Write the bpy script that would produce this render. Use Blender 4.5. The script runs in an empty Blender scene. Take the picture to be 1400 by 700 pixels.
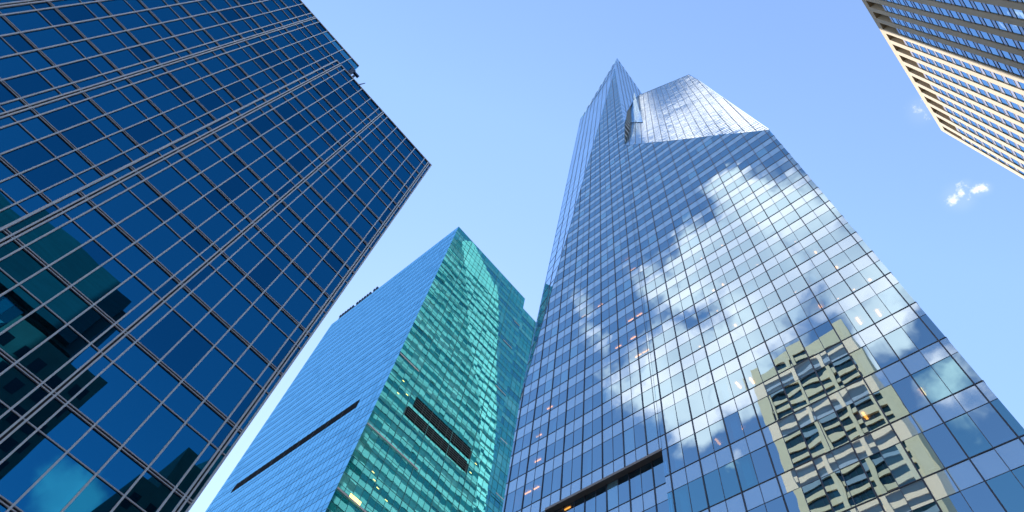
# A plaza corner looked up from street level: five glass and stone towers under a blue sky.
# Plan: X runs along the street, Y across it, Z up.  Eye at (0, 0, 1.7).
import bpy, math, random
import numpy as np
from mathutils import Vector, Matrix

rnd = random.Random(7)
EYE = 1.7
scene = bpy.context.scene
COL = scene.collection

# ------------------------------------------------------------------ camera
F_PX, W_PX, H_PX = 900.0, 1400, 700
CAM = np.array([[0.6447896, 0.71477119, 0.27082932],
                [-0.7554872, 0.54212765, 0.36788139],
                [0.11612695, -0.44181418, 0.88955875]])   # columns: right, down, forward
cam_d = bpy.data.cameras.new('camera')
cam_d.sensor_width = 36.0
cam_d.lens = 36.0 * F_PX / W_PX
cam_d.clip_start, cam_d.clip_end = 0.1, 5000.0
cam = bpy.data.objects.new('camera', cam_d)
COL.objects.link(cam)
m3 = Matrix(((CAM[0][0], -CAM[0][1], -CAM[0][2]),
             (CAM[1][0], -CAM[1][1], -CAM[1][2]),
             (CAM[2][0], -CAM[2][1], -CAM[2][2])))
cam.matrix_world = Matrix.Translation((0, 0, EYE)) @ m3.to_4x4()
scene.camera = cam

def project(p):
    d = CAM.T @ np.array(p, float)
    if d[2] < 0.05: return None
    return 700 + F_PX * d[0] / d[2], 350 + F_PX * d[1] / d[2]

# ------------------------------------------------------------------ materials
def nodes_of(name):
    m = bpy.data.materials.new(name); m.use_nodes = True
    nt = m.node_tree; nt.nodes.clear()
    out = nt.nodes.new('ShaderNodeOutputMaterial')
    return m, nt, nt.nodes, nt.links, out

def wavy(nt, scale, strength, dist=1.0, stretch=(1, 1, 1)):
    tc = nt.nodes.new('ShaderNodeTexCoord'); mp = nt.nodes.new('ShaderNodeMapping')
    mp.inputs['Scale'].default_value = stretch
    nz = nt.nodes.new('ShaderNodeTexNoise'); nz.inputs['Scale'].default_value = scale
    nz.inputs['Detail'].default_value = 1.0; nz.inputs['Roughness'].default_value = 0.3
    bp = nt.nodes.new('ShaderNodeBump'); bp.inputs['Strength'].default_value = strength
    bp.inputs['Distance'].default_value = dist
    nt.links.new(tc.outputs['Object'], mp.inputs['Vector'])
    nt.links.new(mp.outputs['Vector'], nz.inputs['Vector'])
    nt.links.new(nz.outputs['Fac'], bp.inputs['Height'])
    return bp.outputs['Normal']

def glass(name, base, tint, r0, rough=0.0, see=False, wave=None, vary=0.0, see_tint=None):
    """Coated facade glass: a mirror layer by angle over a dark body (or over a see-through body)."""
    m, nt, N, L, out = nodes_of(name)
    gl = N.new('ShaderNodeBsdfGlossy'); gl.inputs['Color'].default_value = (*tint, 1); gl.inputs['Roughness'].default_value = rough
    if see:
        bd = N.new('ShaderNodeBsdfTransparent'); bd.inputs['Color'].default_value = (*base, 1)
    else:
        bd = N.new('ShaderNodeBsdfDiffuse'); bd.inputs['Color'].default_value = (*base, 1)
        if vary:
            oi = N.new('ShaderNodeTexCoord'); nz = N.new('ShaderNodeTexNoise'); nz.inputs['Scale'].default_value = 0.35
            mx = N.new('ShaderNodeMix'); mx.data_type = 'RGBA'
            mx.inputs['A'].default_value = (*[c * (1 - vary) for c in base], 1)
            mx.inputs['B'].default_value = (*[min(1, c * (1 + vary)) for c in base], 1)
            L.new(oi.outputs['Object'], nz.inputs['Vector']); L.new(nz.outputs['Fac'], mx.inputs['Factor'])
            L.new(mx.outputs['Result'], bd.inputs['Color'])
    lw = N.new('ShaderNodeLayerWeight'); lw.inputs['Blend'].default_value = 0.5
    pw = N.new('ShaderNodeMath'); pw.operation = 'POWER'; pw.inputs[1].default_value = 4.0
    ma = N.new('ShaderNodeMath'); ma.operation = 'MULTIPLY_ADD'; ma.inputs[1].default_value = 1 - r0; ma.inputs[2].default_value = r0
    L.new(lw.outputs['Facing'], pw.inputs[0]); L.new(pw.outputs[0], ma.inputs[0])
    mix = N.new('ShaderNodeMixShader')
    L.new(ma.outputs[0], mix.inputs['Fac']); L.new(bd.outputs[0], mix.inputs[1]); L.new(gl.outputs[0], mix.inputs[2])
    if wave:
        nrm = wavy(nt, *wave); L.new(nrm, gl.inputs['Normal'])
    L.new(mix.outputs[0], out.inputs['Surface'])
    return m

def solid(name, col, rough=0.6, metal=0.0, vary=0.15, scale=0.6, stretch=(1, 1, 1), spec=0.4):
    m, nt, N, L, out = nodes_of(name)
    p = N.new('ShaderNodeBsdfPrincipled'); p.inputs['Roughness'].default_value = rough
    p.inputs['Metallic'].default_value = metal; p.inputs['Specular IOR Level'].default_value = spec
    tc = N.new('ShaderNodeTexCoord'); mp = N.new('ShaderNodeMapping'); mp.inputs['Scale'].default_value = stretch
    nz = N.new('ShaderNodeTexNoise'); nz.inputs['Scale'].default_value = scale; nz.inputs['Detail'].default_value = 6
    mx = N.new('ShaderNodeMix'); mx.data_type = 'RGBA'
    mx.inputs['A'].default_value = (*[c * (1 - vary) for c in col], 1)
    mx.inputs['B'].default_value = (*[min(1, c * (1 + vary)) for c in col], 1)
    L.new(tc.outputs['Object'], mp.inputs['Vector']); L.new(mp.outputs['Vector'], nz.inputs['Vector'])
    L.new(nz.outputs['Fac'], mx.inputs['Factor']); L.new(mx.outputs['Result'], p.inputs['Base Color'])
    L.new(p.outputs[0], out.inputs['Surface'])
    return m

def emit(name, col, s):
    m, nt, N, L, out = nodes_of(name)
    e = N.new('ShaderNodeEmission'); e.inputs['Color'].default_value = (*col, 1); e.inputs['Strength'].default_value = s
    L.new(e.outputs[0], out.inputs['Surface']); return m

M = dict(
    navy=glass('navy_glass', (0.004, 0.012, 0.022), (0.012, 0.175, 0.335), 0.64, wave=(0.35, 0.02, 0.3)),
    navy_frame=solid('pink_grey_aluminium', (0.84, 0.87, 0.91), 0.5, 0.0, 0.06, 3),
    navy_deep=glass('deep_navy_glass', (0.003, 0.010, 0.018), (0.008, 0.135, 0.27), 0.60, wave=(0.35, 0.02, 0.3)),
    navy_rail=solid('shaded_aluminium', (0.62, 0.62, 0.66), 0.5, 0.0, 0.08, 3),  # rails seen from below: their shade is put into a darker tone
    navy_gap=solid('dark_joint', (0.02, 0.02, 0.025), 0.7),
    navy_bright_reflection=glass('bright_reflection_glass', (0.01, 0.10, 0.20), (0.10, 0.45, 0.65), 0.6),  # brighter reflection near the upper roofline, put into the glass colour
    roof=solid('roof_gravel', (0.22, 0.21, 0.20), 0.9),
    vision=glass('vision_glass', (0.13, 0.50, 0.72), (0.41, 0.61, 0.72), 0.57, see=True, wave=(0.45, 0.022, 0.3)),
    vision_dark=glass('vision_glass_dark_room', (0.05, 0.22, 0.34), (0.39, 0.60, 0.72), 0.55, see=True, wave=(0.45, 0.022, 0.3)),
    vision_blind=glass('vision_glass_blind', (0.16, 0.34, 0.46), (0.42, 0.61, 0.71), 0.55, wave=(0.45, 0.022, 0.3)),
    vision_teal=glass('vision_glass_teal', (0.08, 0.50, 0.64), (0.31, 0.59, 0.68), 0.55, see=True, wave=(0.45, 0.03, 0.3)),
    spandrel=glass('fritted_spandrel_glass', (0.32, 0.43, 0.50), (0.58, 0.74, 0.84), 0.50, rough=0.0, wave=(0.45, 0.022, 0.3), vary=0.08),
    crownglass=glass('crown_glass', (0.16, 0.34, 0.52), (0.76, 0.91, 1.0), 0.68, rough=0.02, wave=(0.8, 0.05, 0.3, (1, 1, 3))),
    chamfer=glass('chamfer_glass', (0.10, 0.22, 0.33), (0.72, 0.86, 0.96), 0.68, wave=(0.5, 0.02, 0.3)),
    steel=solid('dark_blue_steel', (0.045, 0.055, 0.075), 0.4, 0.5, 0.1, 2),
    steel_thin=solid('slate_joint', (0.10, 0.12, 0.16), 0.5, 0.3, 0.1, 2),
    ceiling=solid('white_ceiling_tile', (0.65, 0.66, 0.66), 0.8, vary=0.06),
    core=solid('core_plaster', (0.34, 0.36, 0.38), 0.8),
    column=solid('white_column_paint', (0.75, 0.76, 0.76), 0.6, vary=0.05),
    slab=solid('concrete_slab', (0.12, 0.12, 0.12), 0.8),
    soffit=solid('brown_metal_soffit', (0.26, 0.23, 0.21), 0.6, 0.1),
    bracket=solid('soffit_bracket', (0.40, 0.38, 0.37), 0.5, 0.3),
    lamp=emit('warm_lamp', (1.0, 0.11, 0.012), 9.0),
    sideglass=glass('side_glass', (0.02, 0.09, 0.10), (0.25, 0.45, 0.48), 0.45),
    sideband=solid('side_band_panel', (0.24, 0.34, 0.34), 0.5),
    sidepale=solid('pale_frit_facet', (0.50, 0.58, 0.55), 0.45, vary=0.12, scale=0.25),
    blueface=glass('sky_blue_glass', (0.02, 0.14, 0.30), (0.32, 0.68, 0.84), 0.66, wave=(0.5, 0.02, 0.3)),
    blueface_low=glass('sky_blue_sill_glass', (0.02, 0.12, 0.26), (0.27, 0.61, 0.77), 0.62, wave=(0.5, 0.02, 0.3)),
    bluebar=solid('blue_grey_joint', (0.03, 0.14, 0.26), 0.5),
    tealbar=solid('teal_joint', (0.05, 0.20, 0.20), 0.5, 0.2),
    tealpink=solid('pale_pink_band', (0.62, 0.50, 0.50), 0.5),
    louvre=solid('black_louvre', (0.006, 0.007, 0.009), 0.85, spec=0.05),
    louvrebar=solid('louvre_rail', (0.05, 0.05, 0.05), 0.6),
    yellowlamp=emit('yellow_lamp', (1.0, 0.80, 0.22), 1.3),
    stone=solid('warm_travertine', (0.325, 0.26, 0.175), 0.8, vary=0.18, scale=0.5, stretch=(1, 1, 0.25)),
    stonecap=solid('pale_travertine_cap', (0.31, 0.24, 0.15), 0.8, vary=0.10),
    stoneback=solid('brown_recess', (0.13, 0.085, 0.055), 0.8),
    bronze=solid('dark_bronze_bar', (0.02, 0.018, 0.02), 0.5, 0.4),
    stoneglass=glass('blue_window_glass', (0.015, 0.05, 0.08), (0.42, 0.66, 0.86), 0.56, wave=(0.9, 0.06, 0.3)),
    stonespan=glass('pale_spandrel_glass', (0.42, 0.38, 0.38), (0.30, 0.50, 0.70), 0.28),
    asphalt=solid('asphalt', (0.05, 0.05, 0.052), 0.9, vary=0.2, scale=3),
    paving=solid('paving_slabs', (0.32, 0.31, 0.29), 0.85, vary=0.15, scale=2),
    paint=solid('road_paint', (0.75, 0.75, 0.72), 0.7),
    earth=solid('city_ground', (0.16, 0.16, 0.155), 0.9),
    cream=solid('cream_limestone', (0.90, 0.68, 0.44), 0.75, vary=0.08),
    creamglass=glass('dark_green_window', (0.02, 0.045, 0.045), (0.20, 0.28, 0.28), 0.3),
    creamblue=solid('grey_spandrel', (0.30, 0.36, 0.42), 0.6),
    slat=solid('teal_slat', (0.02, 0.10, 0.11), 0.6, vary=0.5, scale=0.5, stretch=(0.4, 0.4, 6)),
    darkteal=glass('dark_teal_glass', (0.012, 0.07, 0.075), (0.20, 0.42, 0.42), 0.35),
    brick=solid('dark_brick', (0.26, 0.22, 0.17), 0.85, vary=0.25),
    darkwin=solid('dark_window', (0.008, 0.010, 0.012), 0.3),
    copper=solid('green_copper', (0.25, 0.55, 0.48), 0.7, vary=0.3),
    rig=solid('dark_rig_steel', (0.03, 0.05, 0.09), 0.5, 0.4),
)
# teal panes of the green tower: rooms with blinds, lit ceilings, dark rooms
TEAL = []
for i, b in enumerate([(0.004, 0.06, 0.07), (0.012, 0.16, 0.15), (0.03, 0.27, 0.23), (0.10, 0.40, 0.33), (0.20, 0.55, 0.46), (0.30, 0.62, 0.52)]):
    TEAL.append(glass('teal_glass_%s' % 'abcdef'[i], b, (0.15, 0.58, 0.63), 0.42, wave=(0.8, 0.008, 0.3)))

# ------------------------------------------------------------------ mesh helpers (heights are given above the eye)
class MB:
    def __init__(self): self.v, self.f, self.mi, self.mats = [], [], [], []
    def mid(self, mat):
        if mat not in self.mats: self.mats.append(mat)
        return self.mats.index(mat)
    def face(self, pts, mat):
        i = len(self.v); self.v += [tuple(map(float, p)) for p in pts]
        self.f.append(tuple(range(i, i + len(pts)))); self.mi.append(self.mid(mat))
    def hexa(self, c, mat):
        i = len(self.v); self.v += [tuple(map(float, p)) for p in c]; k = self.mid(mat)
        for q in ((0, 3, 2, 1), (4, 5, 6, 7), (0, 1, 5, 4), (1, 2, 6, 5), (2, 3, 7, 6), (3, 0, 4, 7)):
            self.f.append(tuple(i + j for j in q)); self.mi.append(k)
    def box(self, x0, x1, y0, y1, z0, z1, mat):
        self.hexa([(x0, y0, z0), (x1, y0, z0), (x1, y1, z0), (x0, y1, z0), (x0, y0, z1), (x1, y0, z1), (x1, y1, z1), (x0, y1, z1)], mat)
    def build(self, name, parent=None, origin=None, smooth=False):
        if not self.f: return None
        o0 = np.array(origin if origin is not None else (0, 0, -EYE), float)
        me = bpy.data.meshes.new(name)
        # vertices relative to the thing's base, so parts keep their place under it
        me.from_pydata([(x - o0[0], y - o0[1], z - o0[2]) for x, y, z in self.v], [], self.f)
        for m in self.mats: me.materials.append(m)
        for p, k in zip(me.polygons, self.mi): p.material_index = k
        me.update()
        o = bpy.data.objects.new(name, me); COL.objects.link(o)
        if parent is not None: o.parent = parent
        else: o.location = (o0[0], o0[1], o0[2] + EYE)
        return o

def thing(name, label, cat, base, group=None):
    o = bpy.data.objects.new(name, None); COL.objects.link(o)
    o.location = (base[0], base[1], base[2] + EYE)
    o['label'] = label; o['category'] = cat
    if group: o['group'] = group
    return o

def clip(poly, a, b, c):
    """keep the side a*x + b*y <= c of a convex 2-D polygon"""
    out = []
    for i in range(len(poly)):
        p, q = poly[i], poly[(i + 1) % len(poly)]
        dp, dq = a * p[0] + b * p[1] - c, a * q[0] + b * q[1] - c
        if dp <= 0: out.append(p)
        if dp * dq < 0:
            t = dp / (dp - dq); out.append((p[0] + t * (q[0] - p[0]), p[1] + t * (q[1] - p[1])))
    return out

def area2(poly):
    return 0.5 * abs(sum(poly[i][0] * poly[(i + 1) % len(poly)][1] - poly[(i + 1) % len(poly)][0] * poly[i][1] for i in range(len(poly))))

class Facet:
    """A flat piece of facade: origin, horizontal axis a, upward axis b, outward normal n, convex outline in (a, b)."""
    def __init__(self, o, ea, eb, toward, poly=None):
        self.o = np.array(o, float); self.ea = np.array(ea, float); self.ea /= np.linalg.norm(self.ea)
        eb = np.array(eb, float); self.eb = eb / np.linalg.norm(eb)
        n = np.cross(self.ea, self.eb); n /= np.linalg.norm(n)
        self.n = n if n @ np.array(toward, float) > 0 else -n
        self.G = np.linalg.inv(np.array([self.ea, self.eb, self.n]).T)
        self.poly = poly
    def P(self, a, b, d=0.0): return self.o + a * self.ea + b * self.eb + d * self.n
    def ab(self, p): r = self.G @ (np.array(p, float) - self.o); return (r[0], r[1])
    def setpoly(self, pts): self.poly = [self.ab(p) for p in pts]; return self
    def cell(self, a0, a1, b0, b1):
        q = list(self.poly)
        for A, B, C in ((-1, 0, -a0), (1, 0, a1), (0, -1, -b0), (0, 1, b1)):
            q = clip(q, A, B, C)
            if len(q) < 3: return None
        return q if area2(q) > 0.02 else None
    def pane(self, q, sig=0.0, d=0.0, tilt=None):
        ca = sum(p[0] for p in q) / len(q); cb = sum(p[1] for p in q) / len(q)
        ta, tb = tilt if tilt else (rnd.gauss(0, sig), rnd.gauss(0, sig))
        return [self.P(a, b, d + ta * (a - ca) + tb * (b - cb)) for a, b in q]
    def span_a(self, b):
        xs = []
        for i in range(len(self.poly)):
            p, q = self.poly[i], self.poly[(i + 1) % len(self.poly)]
            if (p[1] - b) * (q[1] - b) < 0: xs.append(p[0] + (b - p[1]) / (q[1] - p[1]) * (q[0] - p[0]))
        return (min(xs), max(xs)) if len(xs) > 1 else None
    def span_b(self, a):
        xs = []
        for i in range(len(self.poly)):
            p, q = self.poly[i], self.poly[(i + 1) % len(self.poly)]
            if (p[0] - a) * (q[0] - a) < 0: xs.append(p[1] + (a - p[0]) / (q[0] - p[0]) * (q[1] - p[1]))
        return (min(xs), max(xs)) if len(xs) > 1 else None
    def bar(self, mb, a0, a1, b0, b1, d0, d1, mat):
        c = [self.P(a0, b0, d0), self.P(a1, b0, d0), self.P(a1, b1, d0), self.P(a0, b1, d0),
             self.P(a0, b0, d1), self.P(a1, b0, d1), self.P(a1, b1, d1), self.P(a0, b1, d1)]
        mb.hexa(c, mat)
    def hbar(self, mb, b, w, d0, d1, mat, trim=0.0):
        s = self.span_a(b)
        if s: self.bar(mb, s[0] + trim, s[1] - trim, b - w / 2, b + w / 2, d0, d1, mat)
    def vbar(self, mb, a, w, d0, d1, mat, lo=None, hi=None):
        s = self.span_b(a)
        if s:
            l, h = s[0] if lo is None else max(lo, s[0]), s[1] if hi is None else min(hi, s[1])
            if h > l: self.bar(mb, a - w / 2, a + w / 2, l, h, d0, d1, mat)
    def edge(self, mb, p, q, w, d0, d1, mat):
        """a bar along the outline from 3-D point p to q"""
        a, b = np.array(self.ab(p)), np.array(self.ab(q)); t = (b - a) / np.linalg.norm(b - a); s = np.array([-t[1], t[0]]) * w / 2
        cs = [a - s, b - s, b + s, a + s]
        mb.hexa([self.P(*c, d0) for c in cs] + [self.P(*c, d1) for c in cs], mat)

def shown(pts, hide=None):
    """area of a pane in the picture, 0 when it is outside the frame or hidden"""
    pr = [project(p) for p in pts]
    if any(p is None for p in pr): return 0
    cx = sum(p[0] for p in pr) / len(pr); cy = sum(p[1] for p in pr) / len(pr)
    if not (0 < cx < W_PX and 0 < cy < H_PX): return 0
    if hide and hide(cx, cy): return 0
    return area2(pr)

def glaze(t, base, panes, hide=None, n=100, rest='glazing'):
    """the n panes that show largest become windows of their own, the rest one part"""
    order = sorted(range(len(panes)), key=lambda i: -shown(panes[i][0], hide))
    for i in order[:n]:
        mb = MB(); mb.face(*panes[i]); mb.build('window', t, base)
    mb = MB()
    for i in order[n:]: mb.face(*panes[i])
    o = mb.build(rest, t, base)
    if o: o['kind'] = 'stuff'
    return o

# ================================================================== 1. navy glass tower (left)
VA, VA2 = 26.0, 27.95
G = -EYE
bA = (-12.0, 38.0, G)
tA = thing('glass_tower', 'dark navy glass tower with pale double mullion lines, filling the left side', 'skyscraper', bA, 'towers around the plaza')
HA, HA2 = 62.9, 71.3
ALEV = [z * VA for z in (-0.02, 0.14, 0.30, 0.46, 0.55, 0.71, 0.8785, 1.053, 1.203, 1.355, 1.508, 1.660, 1.814, 1.970, 2.119, 2.279)] + [HA]
ALEV2 = [z * VA2 for z in (-0.02, 0.13, 0.275, 0.42, 0.565, 0.705, 0.845, 0.988, 1.131, 1.271, 1.415, 1.556, 1.699, 1.842, 1.985, 2.128, 2.270, 2.412)] + [HA2]
ASEAM, AR, AL = -7.25, 6.32, -30.0
fA = Facet((0, VA, 0), (1, 0, 0), (0, 0, 1), (0, -1, 0), [(ASEAM, G), (AR, G), (AR, HA), (ASEAM, HA)])
fA2 = Facet((0, VA2, 0), (1, 0, 0), (0, 0, 1), (0, -1, 0), [(AL, G), (-6.14, G), (-6.14, HA2), (AL, HA2)])
panesA, frm = [], MB()
gap = MB()
def navy_face(f, lev, dbl, single, right_skip=None):
    levels = []
    for i in range(len(lev) - 1):
        h = lev[i + 1] - lev[i]; levels += [lev[i], lev[i] + 0.64 * h]
    levels.append(lev[-1])
    cols = sorted(dbl + single)
    xs = [min(p[0] for p in f.poly)] + cols + [max(p[0] for p in f.poly)]
    for j in range(len(levels) - 1):
        for i in range(len(xs) - 1):
            q = f.cell(xs[i], xs[i + 1], levels[j], levels[j + 1])
            if q:
                mt = 'navy_deep' if rnd.random() < 0.16 else 'navy'
                if levels[j] > 68 and xs[i] > -11: mt = 'navy_bright_reflection'
                panesA.append((f.pane(q, 0.0028), M[mt]))
    for z in lev[:-1]:
        for s in (-0.085, 0.085): f.hbar(frm, z + s * 0.8, 0.052, -0.02, 0.075, M['navy_rail'])
        f.hbar(gap, z, 0.08, -0.02, 0.03, M['navy_gap'])
    for z in levels[1::2]: f.hbar(frm, z, 0.06, -0.02, 0.055, M['navy_rail'])
    for a in dbl:
        for s in (-0.085, 0.085): f.vbar(frm, a + s, 0.08, -0.02, 0.10, M['navy_frame'])
        f.vbar(gap, a, 0.09, -0.02, 0.05, M['navy_gap'])
    for a in single: f.vbar(frm, a, 0.08, -0.02, 0.085, M['navy_frame'])
D1 = [-6.70, -0.73, 5.90]
S1 = [-6.12, -4.92, -3.71, -2.51, -1.31, -0.15, 1.06, 2.28, 3.50, 5.30, 4.40]
S1 = [-6.12, -4.92, -3.71, -2.51, -1.31, -0.13, 1.20, 2.55, 3.90, 5.30]
D2 = [-18.70, -12.70, -24.7]
S2 = [d + 0.58 + 1.21 * k for d in (-24.7, -18.70, -12.70) for k in range(5)] + [-29.0, -27.8, -26.6, -25.4]
S2 = [s for s in S2 if s < -6.3] 
navy_face(fA, ALEV, D1, S1)
navy_face(fA2, ALEV2, D2, S2)
fA.bar(frm, ASEAM, ASEAM + 0.12, G, HA, -0.02, 0.125, M['navy_frame'])
fA.bar(frm, AR - 0.10, AR, G, HA, -0.06, 0.09, M['navy_frame'])
fA.bar(frm, ASEAM, AR, HA - 0.02, HA + 0.12, -0.3, 0.10, M['navy_rail'])
fA2.bar(frm, AL, -6.14, HA2 - 0.02, HA2 + 0.12, -0.3, 0.10, M['navy_rail'])
glaze(tA, bA, panesA)
frm.build('mullion', tA, bA); gap.build('mullion_joint', tA, bA)
bd = MB()
bd.box(ASEAM, AR - 0.12, VA + 0.12, 52, G, HA - 0.05, M['navy_gap'])
bd.build('wall', tA, bA)
bd = MB(); bd.box(AL, -6.14, VA2 + 0.12, 54, G, HA2 - 0.05, M['navy_gap']); bd.build('wall', tA, bA)
# right flank glazing of both volumes (seen from other places and in reflections)
for x, y0, y1, z0, z1 in ((AR - 0.09, VA + 0.02, 52, G, HA), (-6.12, VA2, 54, HA, HA2)):
    f = Facet((x, 0, 0), (0, 1, 0), (0, 0, 1), (1, 0, 0), [(y0, z0), (y1, z0), (y1, z1), (y0, z1)])
    mb = MB(); q = f.poly; mb.face([f.P(a, b) for a, b in q], M['navy_bright_reflection' if z0 > 0 else 'navy'])
    k = y0 + 1.2
    while k < y1: f.vbar(mb, k, 0.09, 0.0, 0.08, M['navy_frame']); k += 1.2
    for z in ALEV + ALEV2[-2:]:
        if z0 < z < z1: f.hbar(mb, z, 0.2, 0.0, 0.07, M['navy_frame'])
    mb.build('side_wall', tA, bA)
rb = MB(); rb.box(ASEAM, AR, VA + 0.3, 52, HA - 0.05, HA + 0.05, M['roof']); rb.box(AL, -6.14, VA2 + 0.3, 54, HA2 - 0.05, HA2 + 0.05, M['roof']); rb.build('roof', tA, bA)
# window-cleaning rig on the lower roof against the upper volume
rg = MB()
rg.box(-5.9, -5.5, 26.2, 26.6, HA + 0.16, HA + 2.6, M['rig']); rg.box(-6.0, -4.9, 26.25, 26.5, HA + 2.2, HA + 2.5, M['rig'])
rg.box(-5.3, -5.1, 26.2, 26.4, HA + 0.16, HA + 1.6, M['rig']); rg.build('cleaning_rig', tA, bA)
av = MB(); av.hexa([(-4.3, 26.0, HA + .1), (-4.2, 26.0, HA + .1), (-4.2, 26.1, HA + .1), (-4.3, 26.1, HA + .1), (-4.0, 25.8, HA + 1.3), (-3.95, 25.8, HA + 1.3), (-3.95, 25.86, HA + 1.3), (-4.0, 25.86, HA + 1.3)], M['rig'])
av.build('antenna', tA, bA)

# ================================================================== 2. spired tower (centre)
UC, UP = 36.0, 35.97
bC = (56.0, 18.0, G)
tC = thing('spired_tower', 'tall faceted glass tower with pointed spire and slanted crown, mirroring white clouds', 'skyscraper', bC, 'towers around the plaza')
FL = [1.025, 1.163, 1.298, 1.434, 1.548, 1.662, 1.772, 1.885, 1.998, 2.112, 2.225]
while FL[0] > 0.0: FL.insert(0, FL[0] - 0.136)
while FL[-1] < 6.3: FL.append(FL[-1] + 0.1135)
FZ = [r * UC for r in FL]
def R3(px, u):            # a corner of the tower: its direction from the eye and its distance along the street
    w = CAM @ np.array([px[0] - 700, px[1] - 350, F_PX]); return w * (u / w[0])
SR = np.array([UC, -2.90, 95.2]); K = np.array([UC, 20.5, 135.9])
CTR = R3((942, 102), 47.0)
T_ = np.array([UP, 39.45, 65.6]); A1 = R3((841, 93.5), UP); RR = R3((854, 170), UP); A2 = R3((843.6, 79.7), 38.2); SL = R3((793.6, 163), 43.0)
KP = np.array([UP, 20.35, 135.9])
# --- right main facet
fR = Facet((UC, 0, 0), (0, 1, 0), (0, 0, 1), (-1, 0, 0), [(-2.90, G), (20.38, G), (20.38, K[2]), (-2.90, SR[2])])
# --- left main facet: tall part over the recessed louvre band, and its lower corner
ZREC = 1.25 * UP + 0.3
fP = Facet((UP, 0, 0), (0, 1, 0), (0, 0, 1), (-1, 0, 0)).setpoly([(UP, 20.35, ZREC), (UP, 39.4, ZREC), T_, A1, RR, KP])
fQ = Facet((UP, 0, 0), (0, 1, 0), (0, 0, 1), (-1, 0, 0)).setpoly([(UP, 33.5, G), (UP, 39.2, G), (UP, 39.4, ZREC), (UP, 33.5, ZREC)])
fW = Facet((UP + 0.6, 0, 0), (0, 1, 0), (0, 0, 1), (-1, 0, 0)).setpoly([(UP, 20.4, G), (UP, 33.5, G), (UP, 33.5, ZREC - .1), (UP, 20.4, ZREC - .1)])
RM = [19.84 - 2.779 * k for k in range(9)]; RMIN = [x - 1.39 for x in RM]
PM = [1.0175 * UP + 2.463 - 2.463 * k for k in range(12)]; PMIN = [x - 1.231 for x in PM]
panesC = []; span = MB(); st = MB(); thin = MB()
def office_face(f, major, minor, half=0.36):
    cols = sorted(set(major + minor)); lo = min(p[0] for p in f.poly); hi = max(p[0] for p in f.poly)
    xs = [lo] + [c for c in cols if lo + 0.05 < c < hi - 0.05] + [hi]
    for j in range(len(FZ) - 1):
        z0, z1 = FZ[j], FZ[j + 1]; k = half if z1 < 55 else 0.44; zm = z1 - k * (z1 - z0)
        for i in range(len(xs) - 1):
            q = f.cell(xs[i], xs[i + 1], z0, zm)
            t = rnd.random(); mt = 'vision_dark' if t < 0.10 else 'vision_blind' if t < 0.17 else 'vision'
            if q and z1 < 43 and f is fR and not -0.5 < xs[i] < 12.0 and rnd.random() < 0.85: mt = 'vision_teal'
            if q: panesC.append((f.pane(q, 0.0046 if z1 < 60 else 0.003), M[mt]))
            q = f.cell(xs[i], xs[i + 1], zm, z1)
            if q: span.face(f.pane(q, 0.003), M['spandrel'])
        f.hbar(st, z1, 0.07, -0.03, 0.04, M['steel'])
        f.hbar(thin, zm, 0.035, -0.03, 0.02, M['steel_thin'])
    for a in major: f.vbar(st, a, 0.095, -0.03, 0.075, M['steel'])
    for a in minor: f.vbar(thin, a, 0.045, -0.03, 0.03, M['steel_thin'])
office_face(fR, RM, RMIN); office_face(fP, PM, PMIN); office_face(fQ, PM, PMIN); office_face(fW, PM, PMIN)
glaze(tC, bC, panesC)
span.build('spandrel', tC, bC); st.build('mullion', tC, bC); thin.build('thin_mullion', tC, bC)
# recessed band: soffit with brackets, jamb
so = MB(); so.box(UP - 0.02, UP + 0.58, 20.4, 33.5, ZREC - 0.30, ZREC - 0.02, M['soffit']); so.build('soffit', tC, bC)
# corner return between the two main facets
rt = MB()
rt.face([(UP, 33.5, G), (UP + 0.6, 33.5, G), (UP + 0.6, 33.5, ZREC), (UP, 33.5, ZREC)], M['spandrel']); rt.build('return_panel', tC, bC)
# --- interiors: ceilings, core, columns, sills
cei, cor, colm, sil = MB(), MB(), MB(), MB()
for j in range(len(FZ) - 1):
    z0, z1 = FZ[j], FZ[j + 1]; k = 0.36 if z1 < 55 else 0.44; zc = z1 - k * (z1 - z0) + 0.05
    for f, off in ((fR, UC), (fP, UP), (fW, UP + 0.6)):
        s = f.span_a(0.5 * (z0 + z1))
        s2 = f.span_a(zc)
        if not s or not s2 or s2[1] - s2[0] < 1.5: continue
        cei.box(off + 0.12, off + 6.5, s2[0] + 0.1, s2[1] - 0.1, zc, z1 - 0.15, M['ceiling'])
        cor.box(off + 5.2, off + 6.4, s2[0] + 0.15, s2[1] - 0.15, z0 + 0.1, zc - 0.01, M['core'])
        sil.box(off + 0.10, off + 0.5, s2[0] + 0.1, s2[1] - 0.1, z0 + 0.02, z0 + 0.42, M['core'])
        for a in (PM if f is not fR else RM)[::2]:
            if s2[0] + 0.6 < a - 0.6 < s2[1] - 0.8 and z1 < 110:
                colm.box(off + 0.35, off + 1.0, a - 0.95, a - 0.35, z0 + 0.02, zc - 0.02, M['column'])
cei.build('ceiling', tC, bC); cor.build('core_wall', tC, bC); colm.build('column', tC, bC); sil.build('sill', tC, bC)
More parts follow.
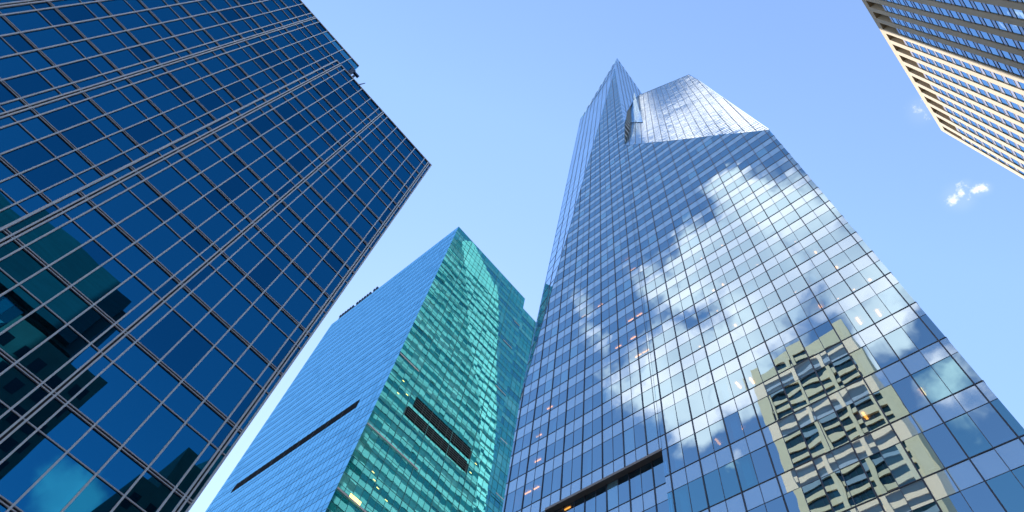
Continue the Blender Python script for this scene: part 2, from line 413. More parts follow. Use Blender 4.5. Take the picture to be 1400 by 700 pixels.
# --- ceiling lamps seen through the glass
def lamp(f, off, a, j, depth, la, lb):
    z0, z1 = FZ[j], FZ[j + 1]; k = 0.36 if z1 < 55 else 0.44; zc = z1 - k * (z1 - z0) + 0.05
    mb = MB(); mb.box(off + depth, off + depth + lb, a, a + la, zc - 0.10, zc - 0.02, M['lamp']); mb.build('ceiling_light', tC, bC)
jr = FL.index(1.025)
cnt = 0
for dj, spots in {0: (0.3, 4.4), 1: (15.9, 13.6), 2: (-0.4, 1.2, 11.4, 12.6), 3: (-1.4, 0.1, 1.6, 3.2, 5.2), 4: (0.2, 3.0, 4.5, 7.4, 9.0, 11.0, 15.2), 5: (1.0, 2.4, 5.2, 8.2, 9.6, 12.3, 13.8), 6: (-0.6, 2.2, 5.0, 6.6, 10.8, 12.0, 16.4),
                  7: (0.5, 1.9, 3.4, 7.5, 9.1, 14.0, 18.6), 8: (2.2, 4.4, 6.1, 9.3, 12.2, 16.8), 9: (-0.7, 0.6, 2.1, 3.5, 5.2, 11.9, 13.2, 16.9), 10: (1.8, 3.3, 6.0, 11.0, 15.5), 11: (7.5, 9.0, 12.1, 15.8), 12: (9.3, 11.1, 14.2, 17.1), 13: (10.6, 12.0), 15: (11.2, 13.0)}.items():
    for a in spots: lamp(fR, UC, a, jr + dj, rnd.uniform(0.9, 1.5), 0.16, 0.75); cnt += 1
for dj, a in ((2, 35.5), (2, 36.6), (0, 35.0), (0, 36.2), (4, 36.0), (5, 34.7), (6, 22.4), (6, 24.6), (7, 21.3), (7, 22.6), (5, 21.0), (5, 22.0), (9, 27.2), (9, 30.0), (10, 21.5), (11, 22.2), (12, 26.4), (3, 35.7), (1, 31.2)):
    lamp(fP, UP, a, jr + dj, 0.9, 0.8, 0.10); cnt += 1
# --- chamfer on the left, spire sides, crown
def facet(name, pts, toward, mat, aw, bh, sig, up=None, sb=None, barw=0.10):
    pts = [np.array(p, float) for p in pts]
    n = np.cross(pts[1] - pts[0], pts[2] - pts[0]); n /= np.linalg.norm(n)
    h = np.cross(n, (0, 0, 1.0)); u = np.cross(h, n); u = u if u[2] > 0 else -u
    if up is not None: u = np.array(up, float) - n * (np.array(up, float) @ n)
    f = Facet(pts[0], h, u, toward).setpoly(pts)
    lo, hi = min(p[0] for p in f.poly), max(p[0] for p in f.poly); zl, zh = min(p[1] for p in f.poly), max(p[1] for p in f.poly)
    mb, fr = MB(), MB()
    na, nb = max(1, int(round((hi - lo) / aw))), max(1, int(round((zh - zl) / bh)))
    for j in range(nb):
        rowt = rnd.gauss(0, sb or sig)
        for i in range(na):
            q = f.cell(lo + (hi - lo) * i / na, lo + (hi - lo) * (i + 1) / na, zl + (zh - zl) * j / nb, zl + (zh - zl) * (j + 1) / nb)
            if q: mb.face(f.pane(q, tilt=(rnd.gauss(0, sig), rowt + rnd.gauss(0, sig))), mat)
    for i in range(1, na): f.vbar(fr, lo + (hi - lo) * i / na, barw, -0.03, 0.06, M['steel_thin'])
    for j in range(1, nb): f.hbar(fr, zl + (zh - zl) * j / nb, 0.05, -0.03, 0.03, M['steel_thin'])
    for i in range(len(pts)): f.edge(fr, pts[i], pts[(i + 1) % len(pts)], 0.13, -0.04, 0.05, M['chamfer'])
    o = mb.build(name, tC, bC); fr.build('facet_frame', o, bC)
    return f
facet('chamfer', [T_, A1, SL], (-1, 0.4, 0), M['chamfer'], 2.4, 4.1, 0.003, up=SL - T_, barw=0.055)
facet('chamfer', [A1, A2, SL], (-1, 0.4, 0), M['chamfer'], 2.4, 4.1, 0.003, up=SL - T_, barw=0.055)
n3 = np.cross(A1 - RR, A2 - RR); n3 /= np.linalg.norm(n3)
def on(px, p0, n):
    w = CAM @ np.array([px[0] - 700, px[1] - 350, F_PX]); return w * ((p0 @ n) / (w @ n))
N1 = on((878, 129), RR, n3); N0 = on((857, 152), RR, n3); N2 = on((868, 134), RR, n3)
facet('spire_side', [A1, RR, N0, N2, N1, A2], (-1, -0.4, 0), M['chamfer'], 1.6, 4.1, 0.003, up=A1 - RR)
nc = np.cross(K - SR, CTR - SR); nc /= np.linalg.norm(nc)
C1 = on((980, 128), SR, nc); C2 = on((951, 107), SR, nc); C3 = on((874, 130), SR, nc); C4 = on((854, 178), SR, nc); C5 = on((858, 150), SR, nc)
fcr = facet('crown', [SR, K, C4, C5, C3, CTR, C2, C1], (-1, -0.3, 0.1), M['crownglass'], 1.39, 1.25, 0.0012, sb=0.0035, barw=0.09)
# small pyramid notch in the crown beside the spire
pb, qb, tp = on((860, 168), SR, nc), on((879, 167.5), SR, nc), on((869.5, 131), SR, nc)
nco = nc if nc[0] < 0 else -nc
lb = on((857, 150), SR, nc)
mb = MB(); mb.face([pb + nco * 0.12, qb + nco * 0.12, tp + nco * 1.3], M['crownglass']); mb.build('notch_panel', tC, bC)
mb = MB(); mb.face([lb + nco * 0.12, pb + nco * 0.12, tp + nco * 1.3], M['chamfer']); mb.face([qb + nco * .12, tp + nco * .12, tp + nco * 1.3], M['crownglass']); mb.face([lb + nco * .12, tp + nco * 1.3, tp + nco * .12], M['chamfer']); mb.build('notch_side', tC, bC)
# --- body behind the facets: dark flank facing the green tower, pale back crystal, added shadow block
left = [(55.8, 243), (63.7, 223), (73, 195), (80, 180), (87, 163), (91, 144), (93, 120), (94, G)]
right = [(61, 251), (69, 244), (77, 238), (81, 234), (84, 220), (89, 191), (94, 167), (97, 138), (98, 110), (98.5, G)]
sd = MB(); V = 39.42
sd.face([(UP + .02, V, G), (UP + .02, V, 65), (SL[0] + .05, V - .1, SL[2])] + [(u, V, z) for u, z in left], M['sideglass'])
sd.build('flank', tC, bC)
bnd = MB()
for j, z in enumerate(FZ):
    zt = z
    ur = np.interp(-zt, [-p[1] for p in left], [p[0] for p in left]); ul = UP if zt < 65 else UP + (zt - 65) * 7.4 / 155
    if zt < 240 and ur - ul > 1: bnd.box(ul + 0.3, ur - 0.1, V + 0.02, V + 0.10, zt, zt + 1.9, M['sideband'])
bnd.build('flank_band', tC, bC)
pl = MB()
for i in range(len(left) - 1): pass
pl.face([(u, V + 0.01, z) for u, z in left] + [(u, V + 0.01, z) for u, z in right[::-1]], M['sidepale'])
pl.build('pale_facet', tC, bC)
gr = MB()
for z in [x for x in FZ if x < 250]:
    ul = np.interp(-z, [-p[1] for p in left], [p[0] for p in left]); ur = np.interp(-z, [-p[1] for p in right], [p[0] for p in right])
    if ur - ul > 0.5: gr.box(ul + .1, ur - .1, V + 0.02, V + 0.09, z, z + 1.3, M['sideglass'])
gr.build('pale_facet_band', tC, bC)
bk = MB()
bk.box(UC + 6.6, 92, -2.85, V - 0.2, G, 92, M['slab'])
bk.box(58, 88, 4, 28, 92, 229, M['core'])  # unseen tall block, added to cast the shadow edge on the stone tower
bk.face([SR, (80, 4, 100), (80, 4, 222), CTR, C2, C1], M['crownglass'])
bk.face([RR, N0, C5, C4, K], M['chamfer']); bk.face([N0, N2, C3, C5], M['chamfer'])
bk.build('back_wall_shadow_block', tC, bC)
# right flank of the tower, round the corner from the eye
fS = Facet((0, -2.9, 0), (1, 0, 0), (0, 0, 1), (0, -1, 0), [(UC, G), (92, G), (92, 92), (UC + 0.2, 95.2), (UC, 95.2)])
ga, sa, ba = MB(), MB(), MB()
for j in range(len(FZ) - 1):
    z0, z1 = FZ[j], FZ[j + 1]; zm = z1 - 0.38 * (z1 - z0)
    for i in range(40):
        q = fS.cell(UC + 1.4 * i, UC + 1.4 * (i + 1), z0, zm)
        if q: ga.face(fS.pane(q, 0.003), M['vision_blind' if rnd.random() < 0.15 else 'chamfer'])
        q = fS.cell(UC + 1.4 * i, UC + 1.4 * (i + 1), zm, z1)
        if q: sa.face(fS.pane(q, 0.002), M['spandrel'])
    fS.hbar(ba, z1, 0.07, -0.03, 0.04, M['steel'])
for i in range(1, 40): fS.vbar(ba, UC + 1.4 * i, 0.09 if i % 2 else 0.045, -0.03, 0.06, M['steel'])
o = ga.build('glazing', tC, bC); o['kind'] = 'stuff'
sa.build('spandrel', tC, bC); ba.build('mullion', tC, bC)

# ================================================================== 3. green glass tower
VB, UB, UR, HB = 76.0, 35.05, 64.6, 168.8
UR2, HB2, VBL = 75.0, 164.6, 131.5
bB = (52.0, 100.0, G)
tB = thing('green_glass_tower', 'boxy teal-green glass tower with black louvre slots and a plain blue side', 'skyscraper', bB, 'towers around the plaza')
fG = Facet((0, VB, 0), (1, 0, 0), (0, 0, 1), (0, -1, 0), [(UB, G), (UR, G), (UR, HB), (UB, HB)])
fG2 = Facet((0, VB + 0.6, 0), (1, 0, 0), (0, 0, 1), (0, -1, 0), [(UR, G), (UR2, G), (UR2, HB2), (UR, HB2)])
fB = Facet((UB, 0, 0), (0, 1, 0), (0, 0, 1), (-1, 0, 0), [(VB, G), (VBL, G), (VBL, HB), (VB, HB)])
FH = 3.66
panesB, tb = [], MB()
LV = [(1.274, 1.312, 0.5565, 0.766), (1.228, 1.263, 0.5445, 0.764)]      # two louvre slots on the green face
def in_louvre(a, b):
    return any(z0 * VB - .2 < b < z1 * VB + .2 and x0 * VB - .2 < a < x1 * VB + .2 for z0, z1, x0, x1 in LV)
nz, na = int((HB - G) / FH), 20
def green_face(f, a0, a1, top, n):
    rowstate = {}
    j = 0; z = top
    while z > 5:
        zz = z - FH
        for (b0, b1, kind) in ((zz + 1.35, z, 'v'), (zz, zz + 1.35, 's')):
            prev = rnd.random()
            for i in range(n):
                x0, x1 = a0 + (a1 - a0) * i / n, a0 + (a1 - a0) * (i + 1) / n
                prev = 0.78 * prev + 0.22 * rnd.random()
                q = f.cell(x0, x1, b0, b1)
                if not q or in_louvre((x0 + x1) / 2, (b0 + b1) / 2): continue
                t = (prev - 0.5) * 1.9 + 0.5 + rnd.uniform(-0.16, 0.16)
                if kind == 'v': k = 0 if t < 0.25 else 1 if t < 0.58 else 2 if t < 0.80 else 3 if t < 0.97 else 4
                else: k = 2 if t < 0.25 else 3 if t < 0.90 else 4
                panesB.append((f.pane(q, 0.0012), TEAL[k]))
        f.hbar(tb, zz, 0.10, -0.03, 0.05, M['tealbar']); f.hbar(tb, zz + 1.35, 0.05, -0.03, 0.03, M['tealbar'])
        z = zz; j += 1
    for i in range(1, n): f.vbar(tb, a0 + (a1 - a0) * i / n, 0.05 if i % 4 else 0.10, -0.03, 0.06 if i % 4 else 0.10, M['tealbar'])
green_face(fG, UB, UR, HB, na); green_face(fG2, UR, UR2, HB2, 7)
# blue side
bb = MB(); panesBl = []
z = HB; n = 38
while z > 5:
    zz = z - FH
    for i in range(n):
        y0, y1 = VB + (VBL - VB) * i / n, VB + (VBL - VB) * (i + 1) / n
        for b0, b1 in ((zz, zz + 1.3), (zz + 1.3, z)):
            q = fB.cell(y0, y1, b0, b1)
            if q and not (2.70 * UB < (b0 + b1) / 2 < 2.752 * UB and 83.3 < (y0 + y1) / 2 < 122.9): panesBl.append((fB.pane(q, 0.003), M['blueface_low' if (b1 - b0 < 1.5 or rnd.random() < 0.12) else 'blueface']))
    fB.hbar(bb, zz, 0.13, -0.03, 0.02, M['bluebar']); fB.hbar(bb, zz + 1.3, 0.07, -0.03, 0.015, M['bluebar'])
    z = zz
for i in range(1, n): fB.vbar(bb, VB + (VBL - VB) * i / n, 0.05, -0.03, 0.018, M['bluebar'])
hideB = lambda x, y: (y > 225 and x < 588 - (y - 225) * 326 / 475) or x > 736 - (y - 420) * 0.2
glaze(tB, bB, panesB + panesBl, hideB)
tb.build('mullion', tB, bB); bb.build('side_joint', tB, bB)
for z0, z1, x0, x1 in LV:
    mb = MB(); mb.box(x0 * VB, x1 * VB, VB - 0.06, VB + 0.4, z0 * VB, z1 * VB, M['louvre']); o = mb.build('louvre', tB, bB)
    lv = MB()
    for k in range(1, 5): zz = (z0 + (z1 - z0) * k / 5) * VB; lv.box(x0 * VB + .05, x1 * VB - .05, VB - 0.09, VB - 0.055, zz - 0.09, zz + 0.09, M['louvrebar'])
    lv.build('louvre_blade', o, bB)
    for k in range(1, 7):
        lr = MB(); x = (x0 + (x1 - x0) * k / 7) * VB; lr.box(x - 0.05, x + 0.05, VB - 0.13, VB - 0.095, z0 * VB, z1 * VB, M['louvrebar']); lr.build('louvre_rail', o, bB)
mb = MB(); mb.box(UB - 0.06, UB + 0.4, 83.3, 122.9, 2.694 * UB, 2.748 * UB, M['louvre']); o = mb.build('louvre', tB, bB)
for k in range(1, 9):
    lr = MB(); y = 83.3 + 39.6 * k / 9; lr.box(UB - 0.09, UB - 0.055, y - 0.04, y + 0.04, 2.694 * UB, 2.748 * UB, M['louvrebar']); lr.build('louvre_rail', o, bB)
for zz, x0, x1 in ((1.117, UB + .1, 0.63), (0.924, UB + .1, 0.66), (1.393, 0.463 * VB, 0.535)):
    mb = MB(); mb.box(x0, x1 * VB, VB - 0.11, VB - 0.05, zz * VB, zz * VB + 0.32, M['tealpink']); mb.build('pale_band', tB, bB)
for zz, x0, x1 in ((1.86, 0.79, 0.835), (1.62, 0.80, 0.85), (2.02, 0.82, 0.848), (1.44, 0.86, 0.89), (1.25, 0.88, 0.93)):
    mb = MB(); mb.box(x0 * VB, min(x1 * VB, UR - 0.1) if x0 * VB < UR else x1 * VB, VB - 0.09, VB - 0.05, zz * VB, zz * VB + 0.22, M['tealpink']); mb.build('pale_band', tB, bB)
for x, z in ((0.50, 1.32), (0.525, 1.29), (0.52, 1.02), (0.53, 1.005), (0.545, 0.995), (0.575, 0.985), (0.60, 0.965), (0.50, 1.27), (0.78, 1.24), (0.79, 1.28)):
    mb = MB(); mb.box(x * VB, x * VB + 0.55, VB - 0.05, VB - 0.03, z * VB, z * VB + 0.09, M['yellowlamp']); mb.build('room_light', tB, bB)
mb = MB(); mb.box(0.495 * VB, 0.525 * VB, VB - 0.05, VB - 0.03, 0.925 * VB, 0.938 * VB, M['yellowlamp']); mb.build('lit_window', tB, bB)
wl = MB(); wl.box(UB + 0.15, UR, VB + 0.15, VBL, G, HB - 0.06, M['slab']); wl.box(UR, UR2, VB + 0.75, VBL, G, HB2 - 0.06, M['slab']); wl.build('wall', tB, bB)
rb = MB(); rb.box(UB, UR, VB, VBL, HB - 0.05, HB + 0.22, M['tealbar']); rb.box(UR + .01, UR2, VB + .6, VBL, HB2 - 0.05, HB2 + 0.2, M['tealbar']); rb.build('roof', tB, bB)
for k, y in enumerate([111.5, 112.7, 114.6, 115.8, 117.0, 118.2, 119.4, 120.6, 122.6, 123.8, 125.0, 126.2, 127.4, 128.6]):
    mb = MB(); mb.box(UB + 0.1, UB + 0.3, y - 0.12, y + 0.12, HB + 0.2, HB + 2.2, M['rig']); mb.box(UB - 0.1, UB + 0.7, y - 0.26, y + 0.26, HB + 2.2, HB + 3.1, M['rig']); mb.build('roof_fan', tB, bB)

# ================================================================== 4. stone-piered tower (upper right)
VD, HD, UDL, UDR = -39.0, 179.4, 27.0, 94.9
bD = (60.0, -55.0, G)
tD = thing('stone_tower', 'cream stone tower with long vertical piers and dark roof recesses, in the upper right corner', 'skyscraper', bD, 'towers around the plaza')
BAY = 0.0832 * 39.0
piers = MB(); win = []; bars = MB(); sp = MB(); rec = MB(); cap = MB()
edge0 = UDR
xs = [UDR - BAY * k for k in range(22)]
ZW = 4.28 * 39.0       # top of the glass
PW = 1.25
GLZ = 0.17              # glass lies this far behind the pier face
fD = Facet((0, VD - GLZ, 0), (1, 0, 0), (0, 0, 1), (0, 1, 0), [(UDL, G), (UDR, G), (UDR, ZW), (UDL, ZW)])
for x in xs:
    w0, w1 = (x - PW, x) if x == UDR else (x - PW / 2, x + PW / 2)
    piers.box(w0, w1, VD - 2.2, VD, G, HD - 3.0, M['stone'])
FD = 0.0965 * 39.0
for k in range(len(xs) - 1):
    a0, a1 = xs[k + 1] + PW / 2, xs[k] - (PW if k == 0 else PW / 2)
    z = ZW
    while z > 20:
        zb = z - FD
        for b0, b1, mt in ((zb, zb + 0.66 * FD, 'stoneglass'), (zb + 0.66 * FD, z, 'stonespan')):
            q = fD.cell(a0, a1, b0, b1)
            if q:
                if mt == 'stoneglass': win.append((fD.pane(q, 0.004), M[mt]))
                else: sp.face(fD.pane(q, 0.002), M[mt])
        fD.bar(bars, a0, a1, zb - 0.045, zb + 0.045, -0.02, 0.06, M['bronze'])
        fD.bar(bars, a0, a1, zb + 0.66 * FD - 0.045, zb + 0.66 * FD + 0.045, -0.02, 0.06, M['bronze'])
        z = zb
    # roof recess over the bay
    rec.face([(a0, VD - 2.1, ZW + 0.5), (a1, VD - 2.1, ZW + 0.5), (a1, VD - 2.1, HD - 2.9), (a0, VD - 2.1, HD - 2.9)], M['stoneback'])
    cap.box(a0, a1, VD - 2.15, VD - 0.25, ZW, ZW + 0.55, M['stonecap'])
cap.box(UDL, UDR, VD - 2.2, VD - 0.002, HD - 3.0, HD, M['stonecap'])
glaze(tD, bD, win)
piers.build('pier', tD, bD); sp.build('spandrel', tD, bD); bars.build('window_bar', tD, bD); rec.build('roof_recess', tD, bD); cap.build('parapet', tD, bD)
wl = MB(); wl.box(UDL, UDR - 0.01, VD - 13, VD - 2.25, G, HD - 0.05, M['stone']); wl.build('wall', tD, bD)

# ================================================================== 5. buildings behind the eye, mirrored in the glass
# cream tower behind the eye
UX = -45.0; bX = (-58.0, 21.0, G)
tX = thing('cream_tower', 'cream stone tower in three bays of dark windows, mirrored in the cloudy glass', 'skyscraper', bX, 'towers around the plaza')
y0, y1, HX = 7.4, 36.0, 158.0
mb = MB(); mb.box(-75, UX - 0.6, y0, y1, G, HX, M['cream']); mb.build('wall', tX, bX)
fr = MB()
cols = [y0, y0 + 2.6, y0 + 9.6, y0 + 16.6, y1 - 2.6]
for a, b in ((y0, y0 + 2.8), (y0 + 9.3, y0 + 10.3), (y0 + 16.8, y0 + 17.8), (y1 - 2.8, y1)): fr.box(UX - 0.6, UX, a, b, G, HX, M['cream'])
fr.box(UX - 0.59, UX + 0.01, y0 + .01, y1 - .01, HX - 4.5, HX + .3, M['cream'])
wnd = []
for (a, b) in ((y0 + 2.8, y0 + 9.3), (y0 + 10.3, y0 + 16.8), (y0 + 17.8, y1 - 2.8)):
    z = HX - 4.5
    k = 0
    while z > 8:
        w = MB(); w.face([(UX - 0.45, a, z - 2.0), (UX - 0.45, b, z - 2.0), (UX - 0.45, b, z), (UX - 0.45, a, z)], M['creamglass'])
        for i in range(1, 4): yy = a + (b - a) * i / 4; w.box(UX - 0.44, UX - 0.38, yy - .06, yy + .06, z - 2.0, z, M['rig'])
        wnd.append((w, z))
        fr.box(UX - 0.6, UX - 0.1, a, b, z - 3.4, z - 2.0, M['creamblue' if k % 5 == 1 else 'cream'])
        z -= 3.4; k += 1
fr.build('facade_frame', tX, bX)
wnd.sort(key=lambda t: -t[1])
for w, z in wnd[:90]: w.build('window', tX, bX)
rest = MB()
for w, z in wnd[90:]:
    for fce, k in zip(w.f, w.mi): rest.face([w.v[i] for i in fce], w.mats[k])
o = rest.build('glazing', tX, bX)
if o: o['kind'] = 'stuff'

# slatted teal building across the street
bE = (-22.0, -55.0, G)
tE = thing('slatted_building', 'teal building with a slatted top storey, mirrored at the lower left of the navy glass', 'building', bE, 'buildings across the street')
mb = MB(); mb.box(-48, -14.8, -70, -45.2, G, 75.8, M['slab']); mb.box(-48, -5, -70, -45.2, 75.9, 90.5, M['slab']); mb.build('wall', tE, bE)
mb = MB(); mb.box(-49, -6.5, -70.5, -44.0, 76.5, 92, M['slat']); mb.build('slatted_storey', tE, bE)
pn = []
fE = Facet((0, -45, 0), (1, 0, 0), (0, 0, 1), (0, 1, 0), [(-48, G), (-14.8, G), (-14.8, 76), (-48, 76)])
eb = MB(); el = MB()
z = 76
while z > 6:
    for i in range(20):
        x0 = -48 + 33.2 * i / 20; q = fE.cell(x0, x0 + 1.66, z - 3.9, z)
        if not q: continue
        pn.append((fE.pane(q, 0.004), M['darkteal'] if rnd.random() < 0.6 else TEAL[rnd.choice((1, 2, 3))]))
    fE.hbar(eb, z, 0.9, -0.03, 0.08, M['sideband'])
    for i in range(7):
        if rnd.random() < .6: x = rnd.uniform(-46, -17); el.box(x, x + 1.1, -45.0, -44.96, z - 1.4, z - 1.15, M['lamp'])
    z -= 3.9
for i in range(1, 20): fE.vbar(eb, -48 + 33.2 * i / 20, 0.12, -0.03, 0.07, M['rig'])
for p in pn[:100]: w = MB(); w.face(*p); w.build('window', tE, bE)
w = MB()
for p in pn[100:]: w.face(*p)
w.build('glazing', tE, bE)['kind'] = 'stuff'
eb.build('mullion', tE, bE); el.build('room_lights', tE, bE).name = 'room_light'

def masonry(name, label, x0, x1, yb, yf, h, mat, top=None):
    b = ((x0 + x1) / 2, (yb + yf) / 2, G)
    t = thing(name, label, 'building', b, 'buildings across the street')
    w = MB(); w.box(x0, x1, yb, yf, G, h, mat); w.build('wall', t, b)
    n = max(3, int((x1 - x0) / 3)); z = h - 3; ws = []
    while z > 6:
        for i in range(n):
            c = x0 + (x1 - x0) * (i + .5) / n
            ws.append([(c - .75, yf + .03, z - 2.1), (c + .75, yf + .03, z - 2.1), (c + .75, yf + .03, z), (c - .75, yf + .03, z)])
        z -= 3.7
    for q in ws[:60]: w = MB(); w.face(q, M['darkwin']); w.build('window', t, b)
    w = MB()
    for q in ws[60:]: w.face(q, M['darkwin'])
    o = w.build('window_rows', t, b)
    if o: o.name = 'glazing'; o['kind'] = 'stuff'
    if top: top(t, b)
    return t
masonry('brick_building', 'dark brick building with rows of square windows beside the slatted building', -14.4, 0.8, -62, -43, 73.6, M['brick'])
def peak(t, b):
    w = MB(); w.box(21, 38, -83, -66, 80, 92, M['brick']); w.build('upper_storey', t, b)
    w = MB(); w.hexa([(24, -80, 92), (36, -80, 92), (36, -68, 92), (24, -68, 92), (29.5, -75, 106), (30.5, -75, 106), (30.5, -74, 106), (29.5, -74, 106)], M['copper']); w.build('roof', t, b)
masonry('stepped_building', 'dark stepped building with a green copper roof, mirrored near the edge of the navy glass', 17.0, 40.0, -86, -64, 80, M['brick'], peak)

# ================================================================== ground
def sheet(name, x0, x1, y0, y1, z, mat, h=None):
    mb = MB()
    if h: mb.box(x0, x1, y0, y1, z - h, z, mat)
    else: mb.face([(x0, y0, z), (x1, y0, z), (x1, y1, z), (x0, y1, z)], mat)
    o = mb.build(name); o['kind'] = 'structure'; return o
sheet('ground', -1500, 1500, -1500, 1500, G - 0.15, M['earth'])
sheet('road', -400, 31, -28, 19, G - 0.146, M['asphalt'])
sheet('pavement', -400, 31, 19.02, 75.5, G - 0.03, M['paving'], 0.11)
sheet('pavement', -400, 140, -38.5, -28.02, G - 0.03, M['paving'], 0.11)
for i in range(14):
    pass
mk = MB()
for i in range(40): mk.face([(-100 + i * 3.2, -4.6, G - .142), (-98.4 + i * 3.2, -4.6, G - .142), (-98.4 + i * 3.2, -4.45, G - .142), (-100 + i * 3.2, -4.45, G - .142)], M['paint'])
o = mk.build('road_marking'); o['kind'] = 'structure'

# ================================================================== light: sun behind the green tower, sky with clouds
SUN = Vector((0.60, 1.0, 0)).normalized() * math.cos(math.radians(38)) + Vector((0, 0, math.sin(math.radians(38))))
sl = bpy.data.lights.new('sun', 'SUN'); sl.energy = 3.9; sl.angle = math.radians(0.53); sl.color = (1.0, 0.95, 0.88)
so_ = bpy.data.objects.new('sun', sl); COL.objects.link(so_)
so_.rotation_euler = SUN.to_track_quat('Z', 'Y').to_euler()

wd = bpy.data.worlds.new('World'); scene.world = wd; wd.use_nodes = True
nt = wd.node_tree; N, L = nt.nodes, nt.links; N.clear()
out = N.new('ShaderNodeOutputWorld'); bg = N.new('ShaderNodeBackground'); bg.inputs['Strength'].default_value = 0.15
sky = N.new('ShaderNodeTexSky'); sky.sky_type = 'NISHITA'; sky.sun_disc = False
sky.sun_elevation = math.radians(38); sky.sun_rotation = math.atan2(SUN.x, SUN.y)
sky.air_density = 1.0; sky.dust_density = 0.1; sky.ozone_density = 0.6; sky.altitude = 0
tc = N.new('ShaderNodeTexCoord')
def math_(op, a, b=None, c=None):
    n = N.new('ShaderNodeMath'); n.operation = op
    for i, v in enumerate((a, b, c)):
        if v is None: continue
        if isinstance(v, (int, float)): n.inputs[i].default_value = v
        else: L.new(v, n.inputs[i])
    return n.outputs[0]
nv = N.new('ShaderNodeVectorMath'); nv.operation = 'NORMALIZE'; L.new(tc.outputs['Generated'], nv.inputs[0])
DIR = nv.outputs[0]
wn = N.new('ShaderNodeTexNoise'); wn.inputs['Scale'].default_value = 7.0; wn.inputs['Detail'].default_value = 5; wn.inputs['Roughness'].default_value = 0.55
L.new(DIR, wn.inputs['Vector'])
wsub = N.new('ShaderNodeVectorMath'); wsub.operation = 'SUBTRACT'; L.new(wn.outputs['Color'], wsub.inputs[0]); wsub.inputs[1].default_value = (.5, .5, .5)
wsc = N.new('ShaderNodeVectorMath'); wsc.operation = 'SCALE'; L.new(wsub.outputs[0], wsc.inputs[0]); wsc.inputs['Scale'].default_value = 0.17
wad = N.new('ShaderNodeVectorMath'); wad.operation = 'ADD'; L.new(DIR, wad.inputs[0]); L.new(wsc.outputs[0], wad.inputs[1])
WARPED = wad.outputs[0]
def blob(c, r, w, src=None):
    c = Vector(c).normalized()
    d = N.new('ShaderNodeVectorMath'); d.operation = 'DISTANCE'; L.new(src or DIR, d.inputs[0]); d.inputs[1].default_value = c
    mr = N.new('ShaderNodeMapRange'); mr.interpolation_type = 'SMOOTHSTEP'
    L.new(d.outputs['Value'], mr.inputs['Value']); mr.inputs['From Min'].default_value = 0.0; mr.inputs['From Max'].default_value = r
    mr.inputs['To Min'].default_value = w; mr.inputs['To Max'].default_value = 0.0
    return mr.outputs['Result']
BLOBS = [((-.48, .10, .87), .13, 1.1), ((-.46, .15, .87), .09, 1.1), ((-.48, -.02, .878), 0.122, 1.15), ((-.52, -.03, .853), 0.122, 1.15), ((-.57, -.02, .82), 0.122, 1.15), ((-.62, .0, .785), .08, .9), ((-.50, .08, .86), 0.134, 1.15),
         ((-.53, .13, .84), 0.134, 1.15), ((-.56, .20, .80), 0.134, 1.15), ((-.52, .28, .80), 0.122, 1.15), ((-.575, .27, .77), 0.098, 1.15), ((-.46, .20, .865), 0.085, 1.15), ((-.45, .045, .89), 0.098, 1.15),
         ((-.40, .055, .915), .06, .9), ((-.70, -.02, .71), .07, .7), ((-.66, .24, .71), .04, .8), ((-.37, .335, .866), .05, .6), ((-.41, .35, .84), .05, .62), ((-.435, .325, .84), .05, .62), ((-.46, .30, .835), .05, .6),
         ((.08, -.85, .51), .10, 1.0), ((.115, -.85, .51), .06, .8),
         ((-.02, .02, 1.0), .045, 1.2), ((-.055, .01, .998), .045, 1.0), ((-.03, -.045, .999), .045, 1.0), ((-.07, -.08, .994), .08, 1.3), ((-.075, -.02, .997), .07, 1.2),
         ((.39, .33, .86), .05, .7)]
acc = None
for b in BLOBS:
    o = blob(*b, WARPED); acc = o if acc is None else math_('MAXIMUM', acc, o)
def noise(scale, detail, rough, off=0.0):
    mp = N.new('ShaderNodeMapping'); mp.inputs['Location'].default_value = (off, off * .7, off * 1.3)
    nz = N.new('ShaderNodeTexNoise'); nz.inputs['Scale'].default_value = scale; nz.inputs['Detail'].default_value = detail; nz.inputs['Roughness'].default_value = rough
    L.new(DIR, mp.inputs['Vector']); L.new(mp.outputs['Vector'], nz.inputs['Vector']); return nz.outputs['Fac']
n1 = noise(9.0, 9, 0.58, 3.1)
dens = math_('ADD', math_('MULTIPLY', acc, 0.95), math_('MULTIPLY', math_('SUBTRACT', n1, 0.5), 1.25))
def smooth(v, a, b):
    mr = N.new('ShaderNodeMapRange'); mr.interpolation_type = 'SMOOTHSTEP'; L.new(v, mr.inputs['Value'])
    mr.inputs['From Min'].default_value = a; mr.inputs['From Max'].default_value = b; return mr.outputs['Result']
big = math_('MULTIPLY', smooth(dens, 0.30, 0.80), smooth(acc, 0.02, 0.25))
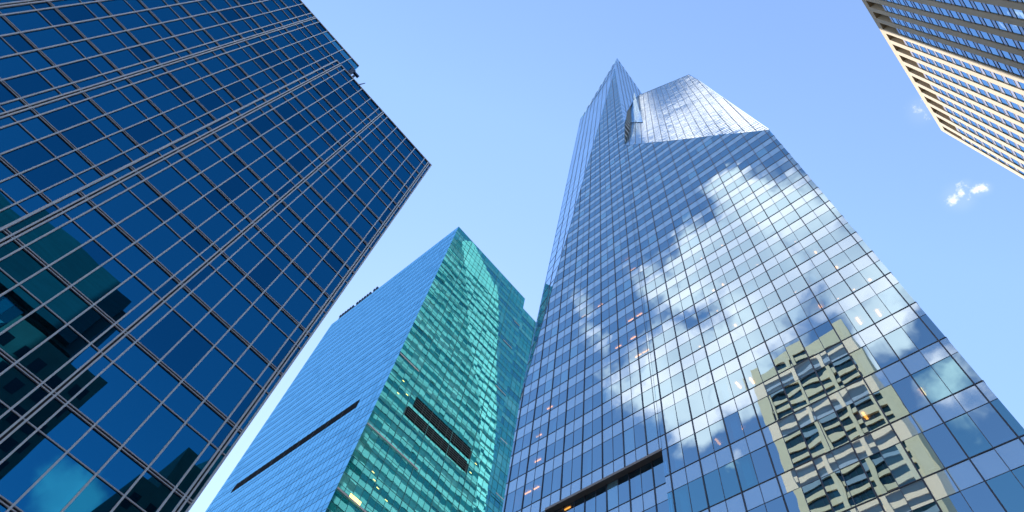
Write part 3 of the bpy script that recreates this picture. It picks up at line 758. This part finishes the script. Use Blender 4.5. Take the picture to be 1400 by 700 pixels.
# a few torn wisps low in the open sky on the right
SM = [((.5315, -.1600, .8318), .030, 1.0), ((.5285, -.1690, .8320), .012, .7), ((.5330, -.1790, .8270), .016, 1.0), ((.5345, -.1860, .8243), .014, .95), ((.5225, -.174, .8345), .012, .7), ((.4290, -.1865, .8839), .030, .9), ((.560, -.247, .79), .03, .6)]
acc2 = None
for b in SM:
    o = blob(*b); acc2 = o if acc2 is None else math_('MAXIMUM', acc2, o)
n2 = noise(80.0, 6, 0.58, 1.7)
d2 = math_('ADD', math_('MULTIPLY', acc2, 0.6), math_('MULTIPLY', math_('SUBTRACT', n2, 0.5), 2.4))
wisp = math_('MULTIPLY', smooth(d2, 0.42, 1.05), smooth(acc2, 0.02, 0.35))
cov = math_('MAXIMUM', big, math_('ADD', math_('MULTIPLY', wisp, 0.60), math_('MULTIPLY', smooth(acc2, 0.0, 1.0), 0.05)))
# cloud body: bright rims, greyer where thick
cr = N.new('ShaderNodeMix'); cr.data_type = 'RGBA'; cr.inputs['A'].default_value = (6.3, 5.7, 5.7, 1); cr.inputs['B'].default_value = (4.0, 3.9, 4.4, 1)
L.new(smooth(noise(5.0, 4, 0.5, 8.0), 0.42, 0.66), cr.inputs['Factor'])
mx = N.new('ShaderNodeMix'); mx.data_type = 'RGBA'
wb = N.new('ShaderNodeMix'); wb.data_type = 'RGBA'; wb.blend_type = 'MULTIPLY'; wb.inputs['Factor'].default_value = 1.0
wb.inputs['B'].default_value = (0.925, 0.965, 1.045, 1)
# the lens rolls off the brightest air towards the sun
sp_ = N.new('ShaderNodeSeparateColor'); L.new(sky.outputs[0], sp_.inputs[0])
over = math_('MAXIMUM', math_('SUBTRACT', sp_.outputs[2], 3.0), 0.0)
soft = math_('ADD', math_('MINIMUM', sp_.outputs[2], 3.0), math_('MULTIPLY', over, 0.40))
ratio = math_('DIVIDE', soft, math_('MAXIMUM', sp_.outputs[2], 0.001))
vs_ = N.new('ShaderNodeVectorMath'); vs_.operation = 'SCALE'; L.new(sky.outputs[0], vs_.inputs[0]); L.new(ratio, vs_.inputs['Scale'])
L.new(vs_.outputs[0], wb.inputs['A'])
L.new(cov, mx.inputs['Factor']); L.new(wb.outputs['Result'], mx.inputs['A']); L.new(cr.outputs['Result'], mx.inputs['B'])
L.new(mx.outputs['Result'], bg.inputs['Color']); L.new(bg.outputs[0], out.inputs['Surface'])

# ================================================================== picture settings
vs = scene.view_settings
vs.view_transform = 'Standard'; vs.look = 'None'; vs.exposure = 1.42; vs.gamma = 1.0; vs.use_curve_mapping = False
scene.cycles.max_bounces = 8; scene.cycles.transparent_max_bounces = 12; scene.cycles.glossy_bounces = 4; scene.cycles.diffuse_bounces = 2
scene.cycles.caustics_reflective = False; scene.cycles.caustics_refractive = False
scene.cycles.use_denoising = True
